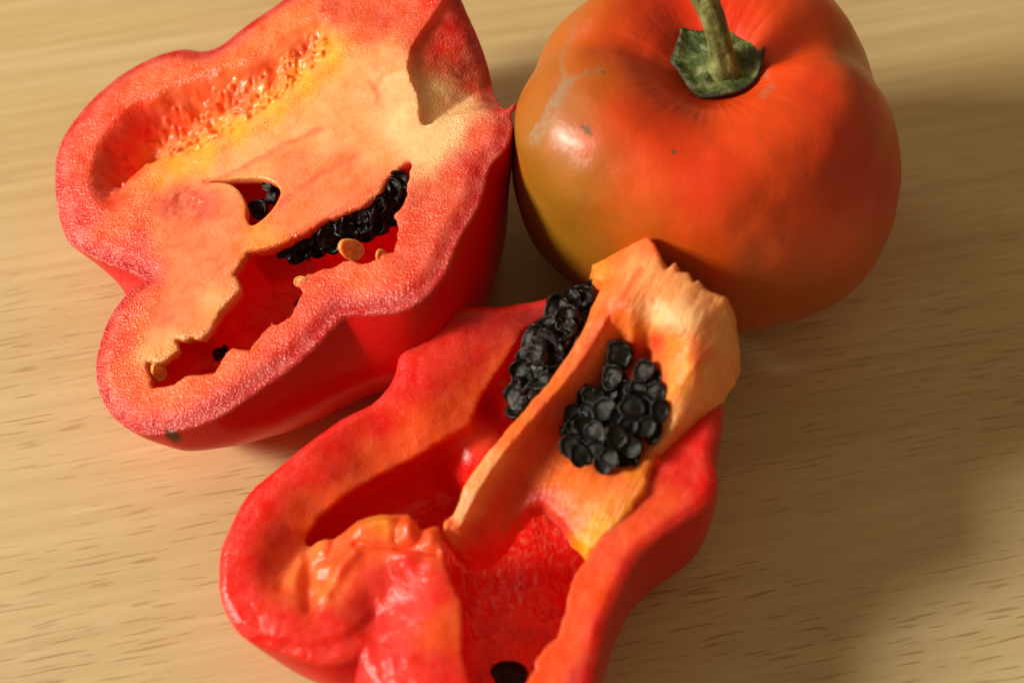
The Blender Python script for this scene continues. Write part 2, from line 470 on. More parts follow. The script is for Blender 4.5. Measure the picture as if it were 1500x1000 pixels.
def pix_core(P, F):
    return sstep(.1, -.25, sd_poly(F.poly(CORE_A), P[:, 0], P[:, 1]))
def make_half_a():
    F = FA; h = 0.032
    o2 = catmull(F.poly(OUT_A), 3)
    mn = o2.min(0)-.75; mx = o2.max(0)+.75
    u, v, w_ = grid(mn[0], mx[0], mn[1], mx[1], -4.8, 0.25, h)
    X, Y = np.meshgrid(u, v, indexing='ij')
    sdo = sd_poly(o2, X, Y)
    kn1 = fbm(X, Y, X*0, 0.35, 3); kn2 = fbm(X, Y, X*0, 0.14, 9)
    k1 = sd_poly(F.poly(K1), X, Y)+kn1*.05+kn2*.045
    k2 = sd_poly(catmull(F.poly(K2), 3), X, Y)
    k3 = sd_poly(catmull(F.poly(K3, -.1), 3), X, Y)+kn1*.05
    rec = sd_poly(catmull(F.poly(REC), 3), X, Y)+kn1*.04+kn2*.02
    # top surface
    T = fbm(X, Y, X*0, 0.9, 5)*.03+kn2*.006
    T = T-0.10*sstep(-.35, 0, sdo)                               # cut face rolls off slightly to the skin
    g1 = np.clip(-k3, -.2, 1)
    bum = np.abs(vnoise(X, Y, X*0, .13, 21))*.11+vnoise(X, Y, X*0, .30, 22)*.11
    u180 = F.px(190, 230)[0]; u490 = F.px(490, 60)[0]
    fr = np.clip((X-u180)/(u490-u180), 0, 1)
    dep = (0.62*(1-fr)**2.0+0.24)
    yl = F.poly([(182,300),(240,246),(300,236),(350,205),(405,168),(455,128),(497,88)], -.1)
    dy, _ = sd_line(yl, X, Y)
    T = T-dep*sstep(-.12, .75, g1)*(.25+.75*sstep(.1, 1.25, dy))*1.15+(bum-.05)*1.15*sstep(.12, .4, g1)*sstep(.12, .35, dy)
    c = F.px(270, 297); dd = np.hypot(X-c[0], (Y-c[1])*1.1); T = T-.035*sstep(.55, .2, dd)+sstep(.5, .3, dd)*kn2*.03
    T = T-np.where(rec < 0, np.minimum(0.10+(-rec)*0.62, 1.0), 0)*sstep(0, -.06, rec)
    T = T-.03*sstep(.05, .0, np.abs(k1))                          # torn edge of the slot
    Z = w_[None, None, :]; T3 = T[:, :, None]; so = sdo[:, :, None].astype(np.float32)
    zw = (F.O[2]+X[..., None]*F.U[2]+Y[..., None]*F.V[2]+Z*F.N[2]).astype(np.float32)
    plane_h = (F.O[2]+X*F.U[2]+Y*F.V[2])[:, :, None]
    t = np.clip(-Z/np.maximum(plane_h, .5), 0, 1)
    sb = blur(sdo, 20)[:, :, None]-.12; so = so*(1-sstep(.0, .4, t))+np.minimum(sb, so+.1)*sstep(.0, .4, t)
    nb = (fbm(X, Y, X*0, 1.6, 31)*.05)[:, :, None]
    gx, gy = np.gradient(blur(sdo, 13), h); gl = np.hypot(gx, gy)+1e-6
    side = sstep(-.35, .9, (gx*.45-gy*.89)/gl)*sstep(F.px(170, 600)[0], F.px(500, 470)[0], X)*(1-.8*sstep(F.px(640, 400)[0], F.px(720, 300)[0], X))
    for _ in range(10): side = (side+np.roll(side, 3, 0)+np.roll(side, -3, 0)+np.roll(side, 3, 1)+np.roll(side, -3, 1))/5
    sn = np.clip(np.sin(np.pi*np.minimum(t*1.15, 1)), 0, 1)
    bul = .55*side[:, :, None]*sn**.8+nb*t*2-(1.1*(1-side))[:, :, None]*t*t
    bul = bul+(F.N[0]*np.clip(gx/gl, 0, 1)*.85)[:, :, None]*np.clip(-Z, 0, 5)+.05
    outer = smax(so-bul, 0.01-zw, .45+.55*side[:, :, None]+0*zw)
    A = smax(outer, Z-T3, 0.05)
    A = A.astype(np.float32)
    a_ = np.array(F.px(736, 163)); b_ = np.array(F.px(751, 152))
    dl_, f_ = sd_line([a_, (a_+b_)/2+np.array([.05, 0]), b_], X, Y)
    A = smin(A, np.sqrt(dl_[:, :, None]**2+(Z+.10)**2)-.055, .06)
    # hollow interior
    floor = .75-zw
    fl1 = .55*sstep(0.05, 1.2, -Z)
    cav = smax(smax(k1[:, :, None]-fl1, floor, .35), outer+.42, .2)
    A = smax(A, -cav, .045)
    cav = smax(k2[:, :, None]-.35*sstep(.1, 1, -Z), smax(floor, -(Z+2.0), .1), .2)
    A = smax(A, -cav, .05)
    P, Q = surface_nets(A.astype(np.float32), (u[0], v[0], w_[0]), h)
    # where each vertex lies
    iu = np.clip(((P[:, 0]-u[0])/h).round().astype(int), 0, len(u)-1); iv = np.clip(((P[:, 1]-v[0])/h).round().astype(int), 0, len(v)-1)
    Tv = T[iu, iv]; sv = sdo[iu, iv]; k1v = k1[iu, iv]; k3v = k3[iu, iv]; rv = rec[iu, iv]; k2v = k2[iu, iv]
    W = F.world(P); N = vnormals(W, Q)
    below = Tv-P[:, 2]
    hollow = ((k1v < .75) | (k2v < .5)) & (below > .06) & (sv < -.12)
    hollow &= ~((sv > -.3) & (below > 0.1) & (k1v > .3) & (k2v > .3))
    nl = N@F.N
    skin = np.where(hollow, 0, sstep(.035, .085, below-0.0)*(sv > -.9))
    skin = np.where((sv < -.25) & (below < .3), 0, skin)
    pix = project(F.world(np.stack([P[:, 0], P[:, 1], Tv], -1)))
    smp = [(180,330,ORG),(160,250,DORG),(130,300,PINK),(200,350,PINK),(180,220,RED),(210,190,RED),(190,250,RED),(175,270,DORG),(250,175,DORG),(300,155,ORG),(300,130,ORG),(380,105,ORG),(440,75,ORG),(350,150,ORG),(280,180,ORG),(400,115,SORG),
           (320,190,AMB),(390,145,AMB),(450,95,AMB),(250,220,SORG),(200,270,SORG),(150,290,DORG),
           (260,240,YEL),(300,228,YEL),(350,195,YEL,1.3),(400,160,YEL,1.3),(450,120,YEL,1.3),(488,85,YEL),(230,260,AMB),
           (520,90,PALE),(560,80,PALE),(480,140,PALE),(430,180,PALE),(380,210,PALE),(330,240,PALE),(580,120,CREAM),(590,170,CREAM),(540,150,PALE),
           (480,200,PALE),(430,240,SORG),(500,240,SORG),(550,220,PALE),(600,200,CREAM),(640,200,CREAM),(630,230,CREAM),(660,190,CREAM),(470,290,SORG),(420,310,SORG),(540,270,SORG),
           (380,350,AMB),(340,240,PALE),(300,300,MAR),(270,290,MAR),(250,300,MAR),(330,330,SORG),(240,340,SORG),(280,350,SORG),(330,370,SORG),(300,400,SORG),(270,440,SORG),(310,440,PALE),(240,460,ORG),(250,500,PALE),(220,520,PALE),(260,390,SORG),
           (200,440,ORG),(180,500,DORG),(200,560,ORG),(230,600,ORG),(300,570,ORG),(350,540,ORG),(400,500,DORG),(440,460,DORG),(480,430,DORG),(540,410,ORG),(590,380,DORG),(610,330,DORG),(640,290,DORG),(660,250,DORG),(690,240,CRIM),(700,200,DORG),(610,290,MAR,.6),
           (560,30,DORG),(500,10,DORG),(540,50,ORG),(620,60,DORG),(640,70,RED),(650,95,DORG),(640,130,CREAM),(645,155,CREAM),(680,150,CREAM,.7),(680,100,DRED),(690,125,DORG),(660,50,RED),(700,60,DRED),(720,140,DRED),(650,-20,RED)]
    c = field(pix, smp, 1.7, 10)
    n1 = fbm(P[:, 0], P[:, 1], P[:, 2], .5, 41)
    rim = sstep(-.62, -.10, sv+n1*.16)
    c = over(c, rim*.85*(rv > -.05), PINK); c = over(c, sstep(-.30, -.04, sv+n1*.05), CRIM)
    # orange fibres across the core face
    for ln in ([(300,268),(352,250),(420,210),(470,190)], [(470,330),(520,290),(560,268),(598,238)], [(410,300),(470,255),(520,230)], [(545,130),(560,108),(590,98),(600,97)], [(430,345),(500,308),(545,290)], [(550,150),(552,135),(540,120)]):
        d, f_ = sd_line(ln, pix[:, 0]+n1*4, pix[:, 1]+n1*3)
        c = over(c, .5*sstep(7, 1, d)*(k1v > 0), DORG if ln[0][0] != 545 else AMB)
    c = over(c, .8*sstep(.07, .0, k1v)*(below < .4)*(pix[:, 1] < 375), DORG)
    dp = sstep(.08, .35, below)*hollow
    c = over(c, dp, RED*1.05)
    grain = np.clip(1.0-.75*(pix_core(P, F) )-.8*sstep(.05, -.15, k3v)-.8*hollow, .22, 1)
    c = over(c, skin, SKIN)
    d, _ = sd_line([(250,636),(258,640)], project(W)[:, 0], project(W)[:, 1]); c = over(c, .95*sstep(14, 5, d+n1*7)*(pw_y(W) > 628), lin((84, 30, 12)))
    root = thing('pepper_half', 'halved red pepper with a flat pale orange cut face and a slot of black seeds', 'pepper half', (F.O[0], F.O[1], 0))
    org = np.array([F.O[0], F.O[1], 0])
    lab_skin = (skin[Q].mean(1) > .5)
    cpoly = sd_poly(F.poly(CORE_A), P[:, 0], P[:, 1])
    lab_core = (~lab_skin) & (cpoly[Q].mean(1) < 0) & (below[Q].mean(1) < .25)
    mesh_np('skin', W, Q[lab_skin], M_PEP, root, org, c, skin, N, grain)
    mesh_np('core', W, Q[lab_core], M_PEP, root, org, c, skin, N, grain)
    mesh_np('flesh', W, Q[~lab_skin & ~lab_core], M_PEP, root, org, c, skin, N, grain)
    def sat(x, y, w, size, nrm, tw=None, me=None, name='seed'):
        uv = F.px(x, y, w); p = F.world(np.array([uv[0], uv[1], w]))
        put_seed(me or random.choice(SEEDS_W), p, nrm, size, random.uniform(0, 6.28) if tw is None else tw, root, name)
    for (x, y, w, s) in [(586,262,-.15,.20),(578,276,-.2,.22),(590,282,-.3,.22),(570,292,-.3,.2),(582,298,-.45,.22),(556,300,-.25,.2),(562,316,-.45,.24),(541,308,-.25,.19),(545,324,-.45,.23),(529,316,-.25,.18),(526,330,-.45,.22),
                         (512,322,-.25,.19),(508,336,-.4,.22),(494,330,-.3,.2),(490,344,-.45,.25),(476,336,-.3,.2),(470,350,-.45,.23),(457,346,-.3,.19),(450,358,-.45,.22),(438,354,-.35,.18),(432,366,-.45,.18),(420,362,-.4,.18),(412,369,-.45,.14),(574,305,-.6,.22),(500,350,-.6,.2)]:
        sat(x, y, w, s*1.12, (random.uniform(-.8, .4), random.uniform(-1, -.1), random.uniform(.2, .9)))
    for (x, y, w, s) in [(588,290,-.5,.22),(572,318,-.6,.24),(556,330,-.6,.23),(536,338,-.6,.24),(520,344,-.6,.22),(504,348,-.6,.24),(484,358,-.6,.22),(466,362,-.6,.22),(450,368,-.6,.2),(432,374,-.55,.2),(562,300,-.3,.24),(536,322,-.35,.24),(505,338,-.35,.24),(478,346,-.35,.23),(580,280,-.3,.26),(430,378,-.6,.16)]:
        sat(x, y, w, s*1.1, (random.uniform(-.8, .6), random.uniform(-1, -.1), random.uniform(.2, .9)))
    for (x, y, w, s) in [(392,272,-.2,.15),(402,276,-.35,.16),(398,290,-.4,.17)]: sat(x, y, w, s, (-.6, -.5, .6))
    sat(380, 306, -.35, .25, (-.5, -.5, .6), .9, SEEDS[2])
    sat(441, 446, -1.0, .2, (-.5, .2, .6)); sat(323, 517, -1.0, .2, (-.5, .2, .6))
    sat(515, 366, -.05, .27, (.5, -.55, .75), 1.9, AMBER, 'unripe_seed')
    sat(232, 545, -.2, .2, (.6, -.5, .5), 1.2, AMBER, 'unripe_seed')
    sat(560, 378, -.1, .17, (.3, -.5, .7), 1.2, AMBER, 'unripe_seed'); sat(440, 412, -.05, .14, (-.3, -.5, .7), .4, AMBER, 'unripe_seed')
    return root
make_half_a()

# ============================================================ pepper half with its core standing up (front)
FB = Frame(700, 720, 2.7, (-0.13, -0.04, 1))
OUT_B = [(868,412,.2),(830,420,.2),(790,433,.1),(735,445,.1),(700,447,.1),(655,448,.1),(628,466,.1),(600,490),(586,520),(575,556),(545,588),(500,612),(450,650),(400,688),(362,722),(335,768),(320,810),(319,860),(330,895),(350,920),(385,935),
         (430,943),(480,940),(520,922),(543,893),(548,900),(556,950),(566,1010),(575,1060),(640,1120),(740,1130),(800,1090),(850,1040),(864,1000),(876,940),(896,880),(932,812),(960,784),(1000,758),(1032,735),(1048,700),
         (1040,660),(1052,610),(1056,560,.1),(1050,500,.1),(1000,450,.1),(930,415,.1)]
KB = [(800,455,-.1),(765,490,-.2),(740,535,-.3),(712,580,-.35),(692,622,-.35),(650,650,-.35),(600,680,-.35),(555,702,-.35),(510,728,-.3),(470,755,-.25),(452,778,-.2),(470,782,-.2),(500,780,-.2),(522,762,-.2),(560,757,-.2),(600,757,-.2),(607,772,-.2),
      (610,790,-.2),(640,783,-.2),(645,820,-.2),(655,850,-.2),(670,890,-.2),(676,930,-.2),(674,965,-.2),(690,1010,-.2),(740,1040,-.2),(765,1015,-.2),(772,1000,-.1),(788,964,-.1),(818,932,-.1),(832,880,-.1),(844,836,-.1),(868,804,-.1),(888,776,-.1),(944,726,-.1),
      (962,680,-.1),(1000,600,-.1),(1010,540,-.1),(970,480,-.1),(900,450,-.1)]
T_B = [(868,412,.1),(790,433,.0),(735,447,.05),(655,450,.1),(600,492,.05),(575,558,.0),(500,614,.0),(400,690,.0),(335,770,-.05),(320,830,-.08),(335,900,-.1),(385,935,-.15),(430,943,-.15),(480,938,-.1),(520,920,-.1),(545,890,-.25),(556,950,-.1),(570,1010,-.05),
       (700,500,.05),(660,540,.0),(620,600,-.05),(720,560,-.25),(680,610,-.32),(600,670,-.35),(540,690,-.28),(480,700,-.05),(420,740,-.02),(470,750,-.3),(390,800,-.08),(370,840,-.05),(420,830,-.40),(440,800,-.40),(400,880,-.05),(440,900,-.05),(470,810,-.22),(480,860,-.12),
       (540,790,.0),(590,775,.05),(600,830,.05),(640,800,.12),(560,850,-.05),(520,870,-.05),(620,900,.1),(600,950,.05),(660,950,.05),(640,1000,.05),
       (864,1000,.0),(896,880,.0),(960,784,.0),(1048,700,.0),(1050,560,.0),(790,980,-.12),(840,850,-.12),(880,790,-.12),(950,730,-.05),(1000,650,-.1),(950,430,0),(780,480,-.1),(740,500,-.05)]

# core: height above the cut plane at points of its surface, seen at those photo pixels
CORE_B = [(868,383,.95),(900,370,1.15),(950,345,1.35),(966,372,1.35),(975,394,1.35),(990,384,1.35),(993,401,1.33),(1009,402,1.3),(1017,413,1.3),(1024,410,1.3),(1033,421,1.3),(1066,436,1.15),(1073,480,.95),(1066,540,.5),(1056,575,.2),(1020,602,.15),(985,640,.05),(958,668,-.05),(945,720,-.05),(920,755,-.05),(870,800,-.15),
          (858,802,-.2),(838,785,-.3),(822,760,-.4),(795,738,-.5),(775,745,-.55),(745,775,-.65),(720,810,-.8),(690,830,-.9),(655,800,-.7),(657,775,-.4),(672,745,-.15),(680,715,0),(720,665,.15),(765,612,.3),(810,560,.5),(845,500,.65),(870,450,.8),(884,420,.9),(868,405,.85)]
CT_B = [(868,390,.9),(900,375,1.15),(950,348,1.4),(930,400,1.35),(985,430,1.4),(1035,430,1.3),(1066,440,1.15),(1070,490,.9),(1030,480,1.25),(1020,540,1.0),(1055,560,.4),(1020,600,.3),(980,645,.15),(950,700,.1),(950,440,1.3),
        (900,470,1.05),(925,487,.95),(965,490,1.0),(1000,520,1.0),(995,570,.75),(890,502,.55),(866,530,.42),(880,460,.95),(836,572,.22),(800,622,.1),(775,672,-.1),(722,738,-.3),(670,770,-.2),
        (915,512,.35),(945,515,.35),(940,535,.2),(960,570,.25),(930,590,.0),(900,600,-.1),(880,560,.15),(860,600,.0),(840,650,-.15),(900,680,-.15),(800,680,-.2),(770,710,-.3),(740,750,-.5),(700,790,-.75),(690,760,-.45),(950,630,.05),(965,610,.25),
        (850,700,-.15),(830,740,-.3),(880,730,-.0),(920,710,.1),(900,760,-.05),(870,795,-.2),(780,745,-.5)]
L_STRAND = [(905,425),(880,470),(850,520),(815,565),(770,615),(725,668),(690,722),(668,768)]

def make_half_b():
    F = FB; h = 0.034
    o2 = catmull(F.poly(OUT_B), 3)
    mn = o2.min(0)-.8; mx = o2.max(0)+.8
    u, v, w_ = grid(mn[0], mx[0], mn[1], mx[1], -3.9, 0.4, h)
    X, Y = np.meshgrid(u, v, indexing='ij')
    sdo = sd_poly(o2, X, Y)
    kn1 = fbm(X, Y, X*0, 0.4, 53); kn2 = fbm(X, Y, X*0, 0.15, 59)
    kb = sd_poly(F.poly(KB), X, Y)+kn1*.03+kn2*.015
    T = tps([(*F.px(x, y, z), z) for x, y, z in T_B], X, Y)
    T = T+kn1*.025+kn2*.008-0.07*sstep(-.16, 0.02, sdo)
    ridge = np.abs(vnoise(X*1.0, Y*1.0, X*0, .42, 61))
    reg = sd_poly(F.poly([(440,780),(600,750),(650,780),(640,830),(520,830),(470,870),(400,860)]), X, Y)
    T = T+sstep(.1, -.2, reg)*(ridge-.4)*.16
    gd, _ = sd_line(F.poly([(446,775),(444,830),(452,885)]), X, Y); T = T-.13*np.exp(-(gd/.15)**2)
    gd, _ = sd_line(F.poly([(478,868),(500,830),(520,812)]), X, Y); T = T+.10*np.exp(-(gd/.13)**2)
    gd, _ = sd_line(F.poly([(520,795),(570,800),(640,812)]), X, Y); T = T-.10*np.exp(-(gd/.07)**2)
    gd, _ = sd_line(F.poly([(530,772),(565,766),(600,772)]), X, Y); T = T+.12*np.exp(-(gd/.15)**2)
    Z = w_[None, None, :]; T3 = T[:, :, None]
    zw = (F.O[2]+X[..., None]*F.U[2]+Y[..., None]*F.V[2]+Z*F.N[2]).astype(np.float32)
    plane_h = (F.O[2]+X*F.U[2]+Y*F.V[2])[:, :, None]
    t = np.clip(-Z/np.maximum(plane_h, .5), 0, 1)
    so = sdo[:, :, None]; sb = blur(sdo, 9)[:, :, None]; so = so*(1-sstep(.1, .7, t))+np.minimum(sb, so+.1)*sstep(.1, .7, t)
    nb = (fbm(X, Y, X*0, 1.6, 71)*.05)[:, :, None]
    gx, gy = np.gradient(blur(sdo, 13), h); gl = np.hypot(gx, gy)+1e-6
    side = sstep(-.5, .6, (gx*.8-gy*.6)/gl)
    for _ in range(10): side = (side+np.roll(side, 3, 0)+np.roll(side, -3, 0)+np.roll(side, 3, 1)+np.roll(side, -3, 1))/5
    sn = np.clip(np.sin(np.pi*np.minimum(t*1.2, 1)), 0, 1)
    cn = F.px(520, 955); nf_ = np.exp(-((X-cn[0])**2+(Y-cn[1])**2)/.9**2)
    side = np.maximum(side, nf_*.8); bul = (.08*side+.62*nf_)[:, :, None]*sn**.8+nb*t*2-(1.0*(1-side))[:, :, None]*t*t
    bul = bul+(F.N[0]*np.clip(gx/gl, 0, 1)*.85)[:, :, None]*np.clip(-Z, 0, 5)+.04
    outer = smax(so-bul, 0.01-zw, .45+.5*side[:, :, None]+0*zw)
    A = smax(outer, Z-T3, 0.09)
    floor = .55+.45*sstep(-.2, -1.6, kb)[:, :, None]*0+.12*vnoise(X, Y, X*0, .9, 77)[:, :, None]-zw
    cav = smax(kb[:, :, None]-.28*sstep(.05, 1.0, -Z)+.10*sstep(-.3, .1, Z), floor, .7)
    cav = smax(cav, outer+.40, .2)
    A = smax(A, -cav, .10)
    # rounded lobe bulging up from the floor of the cavity
    def blob(A, x, y, w0, r, k=.25):
        c = F.px(x, y, w0); d = np.sqrt(((X-c[0])/r[0])**2+((Y-c[1])/r[1])**2)[:, :, None]
        dd = (np.sqrt(d**2+((Z-w0)/r[2])**2)-1)*min(r)
        return smin(A, dd, k)
    A = blob(A, 712, 675, -1.55, (.75, .8, .85), .5)
    A = blob(A, 745, 560, -1.3, (.35, .9, .6))
    P, Q = surface_nets(A.astype(np.float32), (u[0], v[0], w_[0]), h)
    iu = np.clip(((P[:, 0]-u[0])/h).round().astype(int), 0, len(u)-1); iv = np.clip(((P[:, 1]-v[0])/h).round().astype(int), 0, len(v)-1)
    Tv = T[iu, iv]; sv = sdo[iu, iv]; kv = kb[iu, iv]
    hm = ((kv < -.1) & (Tv-P[:, 2] > .8))
    stv = np.abs(vnoise(P[:, 0]*1.5+P[:, 1]*.4, P[:, 1]*.55-P[:, 0]*.3, P[:, 2], .15, 90)+.35*vnoise(P[:, 0], P[:, 1], P[:, 2], .09, 92))
    P[:, 2] += hm*(sstep(.22, .03, stv)*.018+fbm(P[:, 0], P[:, 1], P[:, 0]*0, .5, 95)*.06)
    W = F.world(P); N = vnormals(W, Q)
    below = Tv-P[:, 2]
    inner = (kv < .45) & (sv < -.3)
    hollow = inner & (below > .05)
    skin = np.where(inner, 0, sstep(.06, .13, below))
    skin = np.where((sv < -.2) & (below < .25), 0, skin)
    pix = project(F.world(np.stack([P[:, 0], P[:, 1], Tv], -1)))
    BR = lin((222, 26, 12)); LR = lin((226, 16, 7)); BO = lin((238, 80, 22))
    smp = [(860,430,CRIM),(780,450,DRED),(700,470,CRIM),(640,480,LR),(700,520,BR),(640,560,BR),(600,560,LR),(730,540,BO),(690,590,BO),(660,600,BO),(620,630,BO),(590,650,BO),(540,670,BO),(560,620,LR),(500,650,LR),(440,700,LR),(480,690,BR),(500,720,BO),
           (450,740,BO),(400,740,LR),(360,780,LR),(340,840,LR),(420,780,BR),(430,760,BO),(380,830,LR),(360,880,LR),(410,820,BO),(430,840,SORG),(460,800,SORG),(490,820,BO),(480,860,SORG),(440,870,BO),(420,910,LR),(480,910,LR),(530,880,BR),
           (560,770,AMB,.7),(590,770,BO),(640,795,BO),(550,800,BO),(600,830,BR),(560,850,BR),(640,870,BR),(600,900,LR),(580,960,LR),(640,930,BO),(660,900,BO),(640,980,LR),(700,1020,RED),
           (800,980,BO),(840,930,BO),(860,880,BO),(880,840,BO),(920,790,BO),(980,740,BO),(860,1000,CRIM),(890,920,CRIM),(930,830,CRIM),(1000,760,CRIM),(1030,710,LR),(1000,690,BR),(1000,620,RED),(1030,560,RED),(960,450,RED)]
    c = field(pix, smp, 1.7, 12)
    n1 = fbm(P[:, 0], P[:, 1], P[:, 2], .5, 81)
    c = over(c, sstep(-.30, -.05, sv+n1*.08)*.7, lin((226, 16, 10)))
    ir = lin((252, 20, 14))
    dp = sstep(.10, .5, below)*hollow
    c = over(c, dp, ir)
    # net of veins on the floor of the right hand chamber
    pw = project(W)
    m = hollow*sstep(200, 60, np.hypot(pw[:, 0]-760, (pw[:, 1]-850)*.8))
    st = np.abs(vnoise(P[:, 0]*1.5+P[:, 1]*.4, P[:, 1]*.55-P[:, 0]*.3, P[:, 2], .15, 90)+.35*vnoise(P[:, 0], P[:, 1], P[:, 2], .09, 92))
    c = over(c, m*sstep(.0, .5, n1)*.4, lin((180, 10, 8))); c = over(c, m*sstep(.20, .04, st)*.55, lin((244, 112, 70)))
    c = over(c, skin, SKIN)
    org = np.array([F.O[0], F.O[1], 0])
    root = thing('pepper_half', 'hollow front pepper half whose pale core stands up with two clumps of black seeds', 'pepper half', org)
    lab_skin = (skin[Q].mean(1) > .5)
    mesh_np('skin', W, Q[lab_skin], M_PEPB, root, org, c, skin, N, np.where(hollow, .15, .6))
    mesh_np('flesh', W, Q[~lab_skin], M_PEPB, root, org, c, skin, N, np.where(hollow, .15, .6))

    # ---- core
    cp = np.array([F.px(*q) for q in CORE_B]); h = .03
    mn = cp.min(0)-.4; mx = cp.max(0)+.4
    u, v, w_ = grid(mn[0], mx[0], mn[1], mx[1], -2.6, 1.9, h)
    X, Y = np.meshgrid(u, v, indexing='ij')
    kn1 = fbm(X, Y, X*0, 0.5, 153); kn2 = fbm(X, Y, X*0, 0.13, 159)
    sd = sd_poly(cp, X, Y)+kn2*.03+kn1*.02
    T = tps([(*F.px(x, y, z), z) for x, y, z in CT_B], X, Y, .01)+kn1*.018
    # stringy relief along the strand
    al = X*.75-Y*.65
    T = T+vnoise(al, (X*.65+Y*.75)*.18, X*0, .12, 160)*.018
    ls = [F.px(x, y, z) for (x, y), z in zip(L_STRAND, (1.1, .95, .7, .55, .4, .25, .05, -.2))]
    dl, fl = sd_line(ls, X, Y)
    zl = np.interp(fl, np.linspace(0, 1, 8), (1.1, .95, .7, .55, .4, .25, .05, -.2))
    T = smax(T, zl+.13-1.7*np.maximum(dl-.13, 0), .08)
    th = (.42+1.2*sstep(.2, 1.0, T))                                # thin membrane, thick stem block
    Z = w_[None, None, :]; T3 = T[:, :, None]
    A = smax(sd[:, :, None]-.10*sstep(.0, -.6, Z-T3), Z-T3, .10)
    A = smax(A, (T3-th[:, :, None])-Z, .12)
    P, Q = surface_nets(A.astype(np.float32), (u[0], v[0], w_[0]), h)
    W = F.world(P)
    W = W+0.006*np.stack([vnoise(P[:, 0], P[:, 1], P[:, 2], .12, 170+i) for i in range(3)], -1)
    N = vnormals(W, Q); pw = project(W)
    CO = lin((242, 112, 22)); CD = lin((222, 60, 12))
    smp = [(880,395,AMB),(900,380,CO),(950,360,SORG),(960,390,PALE),(930,400,PALE),(980,420,PALE),(1030,430,PALE),(1060,450,PALE),(1060,500,PALE),(1040,550,PALE),(1000,590,PALE),(1000,460,CREAM),(940,440,PALE),(960,460,CREAM),(900,440,SORG),
           (885,420,CO),(890,460,CO),(870,480,SORG),(860,500,CO),(905,480,CO),(940,485,AMB),(990,500,AMB),(1000,540,AMB),(985,570,AMB),(960,500,CD),(930,510,CD),(960,560,CD),(1020,520,SORG),(840,530,SORG),(810,560,CO),(770,610,CO),(740,640,CO),(720,670,PALE),
           (690,710,PALE),(680,750,PALE),(665,780,SORG),(800,620,CD),(830,600,CD),(780,660,CD),(760,700,CD),(800,700,CO),(750,730,CD),(700,780,CD),(740,750,CD),(690,810,RED),(720,800,RED),(830,700,CO),(870,710,CO),(900,700,SORG),(920,680,AMB),(900,740,AMB),
           (880,770,YEL),(870,795,YEL),(850,760,CO),(940,670,CO),(960,640,PALE),(980,620,PALE),(790,735,PINK),(820,770,PINK),(840,720,CO),(900,600,CD)]
    c = field(pw, smp, 1.7, 8)
    d, _ = sd_line([(938,395),(915,430),(893,465),(865,505),(850,535)], pw[:, 0], pw[:, 1]); c = over(c, .6*sstep(8, 2, d+kn1.mean()), DORG)
    d, _ = sd_line([(1005,500),(1006,540),(1000,580)], pw[:, 0], pw[:, 1]); c = over(c, .4*sstep(8, 2, d), YEL)
    core = mesh_np('core', W, Q, M_CORE, root, org, c, np.zeros(len(W)), N, np.full(len(W), .4))
    # ragged rim where the stalk was torn away
    # ---- seeds
    def sat(x, y, w, size, nrm, tw, me, name='seed'):
        uv = F.px(x, y, w); p = F.world(np.array([uv[0], uv[1], w]))
        put_seed(me, p, nrm, size, tw, root, name)
    R = random.Random(5)
    right = [(906,518,.62,.30,0),(898,552,.50,.27,1),(944,544,.50,.25,2),(868,580,.38,.25,3),(884,600,.42,.27,4),(925,596,.52,.29,5),(961,576,.50,.26,0),(966,600,.42,.24,1),(858,626,.28,.27,2),(903,640,.40,.26,3),
             (835,655,.18,.24,4),(850,668,.20,.25,5),(873,658,.25,.22,0),(893,670,.22,.23,1),(924,652,.28,.25,2),(946,626,.36,.24,3),(842,606,.20,.22,4),(915,572,.40,.26,5),(935,572,.45,.24,1),(872,632,.30,.25,5),(888,575,.38,.24,2),(942,598,.42,.25,0),
             (840,632,.15,.23,1),(908,612,.42,.24,2),(925,668,.10,.2,3),(955,555,.40,.22,4),(862,602,.28,.22,3),(920,625,.38,.24,2)]
    right += [(x+R.uniform(-9, 9), y+R.uniform(-9, 9), w-.10, s, (k+2) % 6) for x, y, w, s, k in right]
    for x, y, w, s, k in right:
        n = (R.uniform(-.35, .2)-.12, R.uniform(-.75, -.35), 1)
        sat(x, y, w, s*.98, n, R.uniform(0, 6.28), SEEDS[k])
    pl = [(890,418),(865,414),(838,430),(806,448),(795,480),(762,502),(754,545),(750,590),(762,622),(800,600),(825,562),(838,525),(858,485),(880,450)]
    PL = np.array(pl, float); n = 0; pts = []
    while n < 900 and len(pts) < 58:
        x = R.uniform(748, 892); y = R.uniform(412, 625); n += 1
        if sd_poly(PL, np.array([x]), np.array([y]))[0] > -9: continue
        if any((x-a)**2+(y-b)**2 < 15**2 for a, b in pts): continue
        pts.append((x, y))
    for x, y in pts:
        f_ = (625-y)/210
        sd_ = -sd_poly(PL, np.array([x]), np.array([y]))[0]/40
        w = -.25+.75*f_+.35*min(sd_, 1)
        nr = (-.7+R.uniform(-.5, .5), -.2+R.uniform(-.6, .5), .8)
        sat(x, y, w, R.uniform(.26, .36), nr, R.uniform(0, 6.28), R.choice(SEEDS_W))
    return root
make_half_b()

# loose seed lying in the hollow
uv = FB.px(745, 988, -1.3); p = FB.world(np.array([uv[0], uv[1], -1.3]))
o = put_seed(SEEDS[3].copy(), p, (-.1, -.35, 1), .34, .5, None, 'seed')
o['label'] = 'single loose black seed lying in the front half\'s hollow at the bottom edge'; o['category'] = 'seed'

